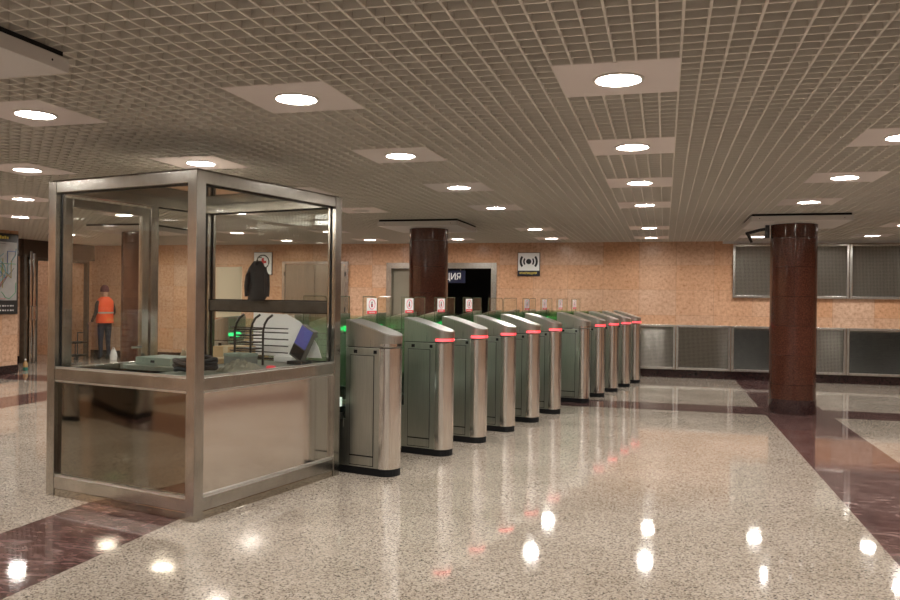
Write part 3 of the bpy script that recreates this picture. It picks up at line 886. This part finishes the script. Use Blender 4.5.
t = empty('hanging_sign', (-4.72, YW - .05, 0), label='navy hanging sign with white lettering in the dark doorway behind the column', cat='sign')
new('navy').box(-.62, .605, -.012, .012, 1.865, 2.125, bevel=.003).build('sign_board', t)
me = text_mesh('МИЛИЦИЯ', .20, .001, 'white')
o = link('sign_lettering', me, t, (.05, -.0135, 1.995)); o.rotation_euler = (PI / 2, 0, 0)
w_ = max(v.co.x for v in me.vertices) - min(v.co.x for v in me.vertices)
o.scale = (.91 / w_, 1, 1)
b = new('chrome').cyl((-.5, 0, 2.125), (-.5, 0, 2.19), .008).cyl((.5, 0, 2.125), (.5, 0, 2.19), .008); b.build('hanger', t)

# closed double steel door
d2 = empty('door_2', (0, YW, 0), kind='structure')
b = new('vent')
b.box(-8.44, -8.36, -.05, -.001, 0, 2.33, bevel=.004).box(-6.90, -6.81, -.05, -.001, 0, 2.33, bevel=.004).box(-8.36, -6.90, -.05, -.001, 2.27, 2.33, bevel=.004)
b.build('door_frame', d2)
for x0, x1, hx_ in ((-8.355, -7.632, -7.70), (-7.626, -6.905, -7.55)):
    lf = new('lift').box(x0, x1, -.035, -.003, .01, 2.265, bevel=.003).build('door_leaf', d2)
    new('chrome').cyl((hx_, -.08, 1.0), (hx_, -.035, 1.0), .012).tube([(hx_, -.08, .9), (hx_, -.08, 1.15)], .011, 8).build('door_handle', lf, True)
    b = new('blackp')
    hxx = x0 - .02 if hx_ == -7.70 else x1 + .02
    for z in (.4, 1.2, 2.0): b.cyl((hxx, -.055, z), (hxx, -.055, z + .1), .012, seg=8)
    b.build('hinge', lf)

# vents
def vent(x0, x1, z0, z1, kind, label, group):
    t = empty('wall_vent', ((x0 + x1) / 2, YW, 0), label=label, cat='vent', group=group)
    w2 = (x1 - x0) / 2 - .004
    f = .048; D = .075
    b = new('vent')
    b.box(-w2, -w2 + f, -D, -.001, z0, z1, bevel=.006).box(w2 - f, w2, -D, -.001, z0, z1, bevel=.006)
    b.box(-w2 + f, w2 - f, -D, -.001, z1 - f, z1, bevel=.006).box(-w2 + f, w2 - f, -D, -.001, z0, z0 + f, bevel=.006)
    b.build('frame', t)
    new('back').box(-w2 + f, w2 - f, -.012, -.002, z0 + f, z1 - f).build('back_plate', t)
    a0, a1, c0, c1 = -w2 + f, w2 - f, z0 + f, z1 - f
    if kind == 'louver':
        b = new('grille_bright'); n = int((c1 - c0) / .030)
        for k in range(n):
            z = c0 + (k + .5) * (c1 - c0) / n
            b.prism([(-.055, z - .016), (-.052, z - .016), (-.022, z + .014), (-.025, z + .014)], a0, a1, 'x')
    else:
        b = new('grille')
        n = int((a1 - a0) / .024)
        for k in range(n):
            x = a0 + (k + .5) * (a1 - a0) / n
            b.cyl((x, -.048, c0), (x, -.048, c1), .0075, seg=6)
        n = int((c1 - c0) / .026)
        for k in range(n):
            z = c0 + (k + .5) * (c1 - c0) / n
            b.cyl((a0, -.034, z), (a1, -.034, z), .0065, seg=6)
    b.build('grille', t, kind != 'louver')
xs = [-.81, .23, 1.27, 2.30, 3.335, 4.37, 5.40]
lk = ['mesh', 'mesh', 'louver', 'mesh', 'louver', 'mesh']
ll = ['mesh vent low on the far wall just behind the last turnstile', 'mesh vent low on the far wall, second from the turnstiles',
      'louvred vent low on the far wall left of the right column', 'mesh vent low on the far wall just right of the column',
      'shiny louvred vent low on the far wall near the right picture edge', 'mesh vent low on the far wall beyond the shiny louvred one']
for k in range(6): vent(xs[k], xs[k + 1], .165, 1.06, lk[k], ll[k], 'low vents along the far wall')
xu = [1.285, 2.33, 3.375, 4.42, 5.465]
lu = ['mesh vent high on the far wall left of the right column', 'mesh vent high on the far wall right behind the right column',
      'mesh vent high on the far wall above the shiny louvred vent', 'mesh vent high on the far wall, last one to the right']
for k in range(4): vent(xu[k], xu[k + 1], 1.61, 2.66, 'mesh', lu[k], 'high vents under the ceiling')

# ------------------------------------------------------------------ left side: map, entrance doors, person
t = empty('wall_map', (XL, 11.87, 0), label='large transit line map with black header and footer on left wall', cat='map')
new('blackp').box(.001, .03, -.60, .60, 1.14, 2.66, bevel=.004).build('map_board', t)
new('map').box(.0305, .033, -.565, .565, 1.40, 2.50).build('map_sheet', t)
b = MB()
rs = random.Random(3)
for k in range(6):
    b.mat('line%d' % k)
    for q in range(6):
        y, z = rs.uniform(-.5, .5), rs.uniform(1.5, 2.4); dy, dz = rs.choice([(1, 0), (1, 1), (0, 1), (1, -1)])
        pts = []
        for s in range(9):
            pts.append((.035, max(-.54, min(.54, y)), max(1.43, min(2.47, z))))
            y += dy * rs.uniform(.04, .1) * (1 if q % 2 else -1); z += dz * rs.uniform(.04, .1)
            if s == 2: dy, dz = rs.choice([(1, 0), (1, 1), (0, 1)])
        b.tube(pts, .006, 5)
b.mat('line4').tube([(.035, .12 + .17 * math.cos(a), 1.95 + .19 * math.sin(a)) for a in [2 * PI * k / 24 for k in range(24)]], .008, 5, True)
b.build('map_lines', t)
b = new('yellow')
for k in range(5): b.box(.0305, .032, .10 + k * .055, .14 + k * .055, 2.555, 2.60 + .012 * (k % 2))
b.build('header_marks', t)
b = new('grey_white')
for r in range(2):
    for k in range(8): b.box(.0305, .032, .05 + k * .06, .05 + k * .06 + .025 + .015 * (k % 3 == 0), 1.20 + r * .085, 1.225 + r * .085)
b.build('footer_marks', t)

XE = -13.6
d3 = empty('door_3', (XE, 0, 0), kind='structure')
b = new('wood')
b.box(-.02, .07, 14.56, 14.66, 0, 2.34, bevel=.004).box(-.02, .07, 16.2, 16.30, 0, 2.34, bevel=.004).box(-.02, .07, 14.66, 16.2, 2.27, 2.34, bevel=.004)
b.build('door_frame', d3)
# the leaves folded open against the near side
d4 = empty('door_4', (XE, 0, 0), kind='structure')
for y0, z1 in ((14.22, 2.38), (14.37, 2.46), (14.47, 2.42)):
    b = new('frame' if y0 > 14.3 else 'wood').box(.0, .12, y0, y0 + .075, .0, z1, bevel=.004).build('door_leaf', d4, True)
    new('chrome').tube([(.12, y0 + .03, .95), (.17, y0 + .03, .95), (.17, y0 + .03, 1.25), (.12, y0 + .03, 1.25)], .010, 8).build('door_handle', b, True)

# worker in an orange vest, seen from behind
person = empty('person', (-12.72, 15.85, 0), math.radians(72), label='person in orange safety vest and burgundy beanie, back turned, by the entrance doors', cat='person')
def skin_body(verts, edges, name, parent):
    me = bpy.data.meshes.new(name); me.from_pydata([v[0] for v in verts], edges, []); me.update()
    o = bpy.data.objects.new(name, me); C.objects.link(o)
    md = o.modifiers.new('skin', 'SKIN'); md.use_smooth_shade = True
    for i, v in enumerate(verts):
        r = v[1]; me.skin_vertices[0].data[i].radius = r if isinstance(r, tuple) else (r, r)
    me.skin_vertices[0].data[0].use_root = True
    sb = o.modifiers.new('sub', 'SUBSURF'); sb.levels = 2; sb.render_levels = 2
    bpy.context.view_layer.update()
    m2 = bpy.data.meshes.new_from_object(o.evaluated_get(bpy.context.evaluated_depsgraph_get()))
    bpy.data.objects.remove(o)
    m2.name = name
    return m2
# local: person faces +y, x to the right hand
V = [((0, 0, .93), (.145, .105)), ((0, -.005, 1.12), (.14, .10)), ((0, -.01, 1.32), (.165, .105)), ((0, 0, 1.43), (.10, .075)), ((0, .005, 1.50), (.05, .05)),
     ((0, .02, 1.575), (.075, .088)), ((0, .02, 1.655), (.068, .082)),
     ((-.19, -.005, 1.38), (.055, .055)), ((-.235, -.01, 1.12), (.043, .043)), ((-.22, .14, .95), (.033, .033)), ((-.20, .20, .90), (.026, .034)),
     ((.19, -.005, 1.38), (.055, .055)), ((.235, -.02, 1.12), (.043, .043)), ((.20, .15, .98), (.033, .033)), ((.18, .22, .95), (.026, .034)),
     ((-.09, 0, .82), (.088, .092)), ((-.10, .01, .48), (.06, .062)), ((-.105, -.02, .10), (.04, .042)), ((-.115, .10, .045), (.042, .035)),
     ((.09, 0, .82), (.088, .092)), ((.10, .02, .48), (.06, .062)), ((.11, .0, .10), (.04, .042)), ((.125, .12, .045), (.042, .035))]
Ed = [(0, 1), (1, 2), (2, 3), (3, 4), (4, 5), (5, 6), (2, 7), (7, 8), (8, 9), (9, 10), (2, 11), (11, 12), (12, 13), (13, 14), (0, 15), (15, 16), (16, 17), (17, 18), (0, 19), (19, 20), (20, 21), (21, 22)]
# fingers and thumbs
def fingers(base_idx, sx):
    c = Vector(V[base_idx][0])
    for k, (dx, ln) in enumerate(((-.024, .055), (-.008, .064), (.008, .06), (.022, .048))):
        i = len(V); V.append((tuple(c + Vector((dx, .05, -.005))), (.009, .009))); V.append((tuple(c + Vector((dx * 1.2, .05 + ln * .6, -.02 - .004 * k))), (.008, .008))); V.append((tuple(c + Vector((dx * 1.2, .05 + ln * .8, -.05))), (.007, .007)))
        Ed.extend([(base_idx, i), (i, i + 1), (i + 1, i + 2)])
    i = len(V); V.append((tuple(c + Vector((-sx * .035, .015, -.012))), (.011, .011))); V.append((tuple(c + Vector((-sx * .05, .05, -.025))), (.009, .009)))
    Ed.extend([(base_idx, i), (i, i + 1)])
fingers(10, -1); fingers(14, 1)
me = skin_body(V, Ed, 'body', person)
zmin = min(v.co.z for v in me.vertices)
me.materials.clear()
for k in ('skin', 'jeans', 'sleeve', 'black'): me.materials.append(M[k])
for p in me.polygons:
    c = p.center
    arm = abs(c.x) > .15 and c.y > .165
    p.material_index = 3 if c.z < .085 else 1 if (c.z < .90 and not (c.y > .13)) else 0 if (c.z > 1.47 or (c.y > .165 and c.z > .8)) else 2
    p.use_smooth = True
link('body', me, person, (0, 0, -zmin))
# face on the far side: nose, eyes, ears, mouth
new('skin').lathe([(.006, -.02), (.016, -.012), (.010, .012), (.004, .02)], 10, 1, 1.1, (0, .112, 1.575)).build('nose', person, True)
b = new('white')
for s in (-1, 1): b.lathe([(.002, -.009), (.009, 0), (.002, .009)], 8, 1.2, .7, (s * .032, .096, 1.60))
b.mat('blackp')
for s in (-1, 1): b.lathe([(.001, -.005), (.005, 0), (.001, .005)], 8, 1, .6, (s * .032, .1025, 1.60))
b.build('eyes', person, True)
new('pink').lathe([(.004, -.006), (.022, 0), (.004, .006)], 10, 1, .35, (0, .100, 1.525)).build('mouth', person, True)
b = new('skin')
for s in (-1, 1): b.lathe([(.004, -.03), (.018, -.01), (.020, .012), (.006, .03)], 8, .5, 1, (s * .082, .01, 1.575))
b.build('ears', person, True)
new('beanie').lathe([(.088, 1.59), (.098, 1.60), (.100, 1.625), (.096, 1.66), (.086, 1.70), (.062, 1.735), (.03, 1.752), (.004, 1.756)], 24, .95, 1.08, (0, .012, 0)).build('beanie', person, True)
# vest: shell round the torso
b = new('orange')
prof = [(.86, .205, .150), (.98, .200, .145), (1.10, .197, .140), (1.24, .203, .142), (1.36, .20, .135), (1.42, .165, .115), (1.46, .11, .09), (1.475, .085, .08)]
n = 32; rings = []
for z, rx, ry in prof:
    rings.append([b.bm.verts.new((rx * math.copysign(abs(math.cos(2 * PI * k / n)) ** .8, math.cos(2 * PI * k / n)), -.004 + ry * math.sin(2 * PI * k / n), z)) for k in range(n)])
for p_, q_ in zip(rings, rings[1:]):
    for k in range(n): b.bm.faces.new((p_[k], p_[(k + 1) % n], q_[(k + 1) % n], q_[k]))
vest = b.build('safety_vest', person, True)
b = new('reflect')
for z0, z1, f in ((1.08, 1.12, 1.02),):
    r0 = [b.bm.verts.new((.204 * math.copysign(abs(math.cos(2 * PI * k / n)) ** .8, math.cos(2 * PI * k / n)), -.004 + .147 * math.sin(2 * PI * k / n), z0)) for k in range(n)]
    r1 = [b.bm.verts.new((.204 * math.copysign(abs(math.cos(2 * PI * k / n)) ** .8, math.cos(2 * PI * k / n)), -.004 + .147 * math.sin(2 * PI * k / n), z1)) for k in range(n)]
    for k in range(n): b.bm.faces.new((r0[k], r0[(k + 1) % n], r1[(k + 1) % n], r1[k]))
for s in (-1, 1):
    b.prism([(s * .085, 1.12), (s * .125, 1.12), (s * .125, 1.40), (s * .085, 1.40)][::s], .128, .150, 'y')
b.build('reflective_band', vest)

# small things near the entrance
t = empty('bottle', (-12.28, 13.0, 0), label='small amber bottle with white cap standing on the floor by the entrance', cat='bottle')
new('bottle').lathe([(.03, .06), (.042, .065), (.046, .10), (.044, .13), (.03, .165), (.016, .185), (.015, .20)], 16).build('body', t, True)
new('green').lathe([(.040, 0), (.046, .006), (.0465, .06), (.0445, .064)], 16).build('label_band', t, True)
new('white').lathe([(.018, .2), (.018, .225), (.012, .232)], 12).build('cap', t, True)
def bag(loc, w, h, key, label, seed):
    b = new(key); rings = []
    for k in range(9):
        f = k / 8; z = h * f; sc = (.95 + .12 * math.sin(PI * f)) * (1 - .45 * f ** 2.5)
        rings.append([b.bm.verts.new((w * sc * math.cos(2 * PI * q / 18) * (1 + .22 * noise.noise(Vector((q * .8, k * .7, seed)))), w * .7 * sc * math.sin(2 * PI * q / 18) * (1 + .22 * noise.noise(Vector((q * .9, k, seed + 4)))), z)) for q in range(18)])
    for p_, q_ in zip(rings, rings[1:]):
        for k in range(18): b.bm.faces.new((p_[k], p_[(k + 1) % 18], q_[(k + 1) % 18], q_[k]))
    b.bm.faces.new(rings[0][::-1]); b.bm.faces.new(rings[-1])
    t = empty('plastic_bag', loc, label=label, cat='bag')
    b.build('sack', t, True)
    new(key).tube([(-w * .35, 0, h * .97), (-w * .25, 0, h * 1.15), (w * .25, 0, h * 1.15), (w * .35, 0, h * .97)], .012, 6).build('handle', t, True)
bag((-13.25, 15.05, 0), .17, .70, 'paper', 'tall white sack standing at the entrance doors left of the worker', 2)
bag((-12.47, 15.85, 0), .09, .24, 'paper', 'small white plastic bag on the floor beside the worker', 6)
t = empty('tool_trolley', (-13.25, 15.55, 0), label='dark tool trolley in front of the entrance doors beside the worker', cat='trolley')
new('blackp').box(-.16, .16, -.22, .22, .08, .12, bevel=.005).box(-.16, .16, -.22, .22, .38, .42, bevel=.005).build('shelf', t)
for x in (-.14, .14):
    for y in (-.2, .2):
        l = new('blackp').cyl((x, y, .07), (x, y, .62 if y > 0 else .42), .012, seg=8).build('leg', t)
        new('black').cyl((x - .012, y, .035), (x + .012, y, .035), .035, seg=12).build('wheel', l)
new('blackp').tube([(-.14, .2, .62), (.14, .2, .62)], .013, 8).build('push_handle', t)

# ------------------------------------------------------------------ world and view
wd = bpy.data.worlds.new('world'); SC.world = wd; wd.use_nodes = True
wd.node_tree.nodes['Background'].inputs[0].default_value = (0, 0, 0, 1)
wd.node_tree.nodes['Background'].inputs[1].default_value = 0
vs = SC.view_settings
SC.display_settings.display_device = 'sRGB'
vs.view_transform = 'Standard'; vs.look = 'None'; vs.gamma = 1; vs.use_curve_mapping = False
vs.exposure = 1.1
SC.cycles.use_denoising = True
SC.cycles.max_bounces = 12; SC.cycles.diffuse_bounces = 6; SC.cycles.glossy_bounces = 6; SC.cycles.transparent_max_bounces = 24
SC.cycles.sample_clamp_indirect = 6
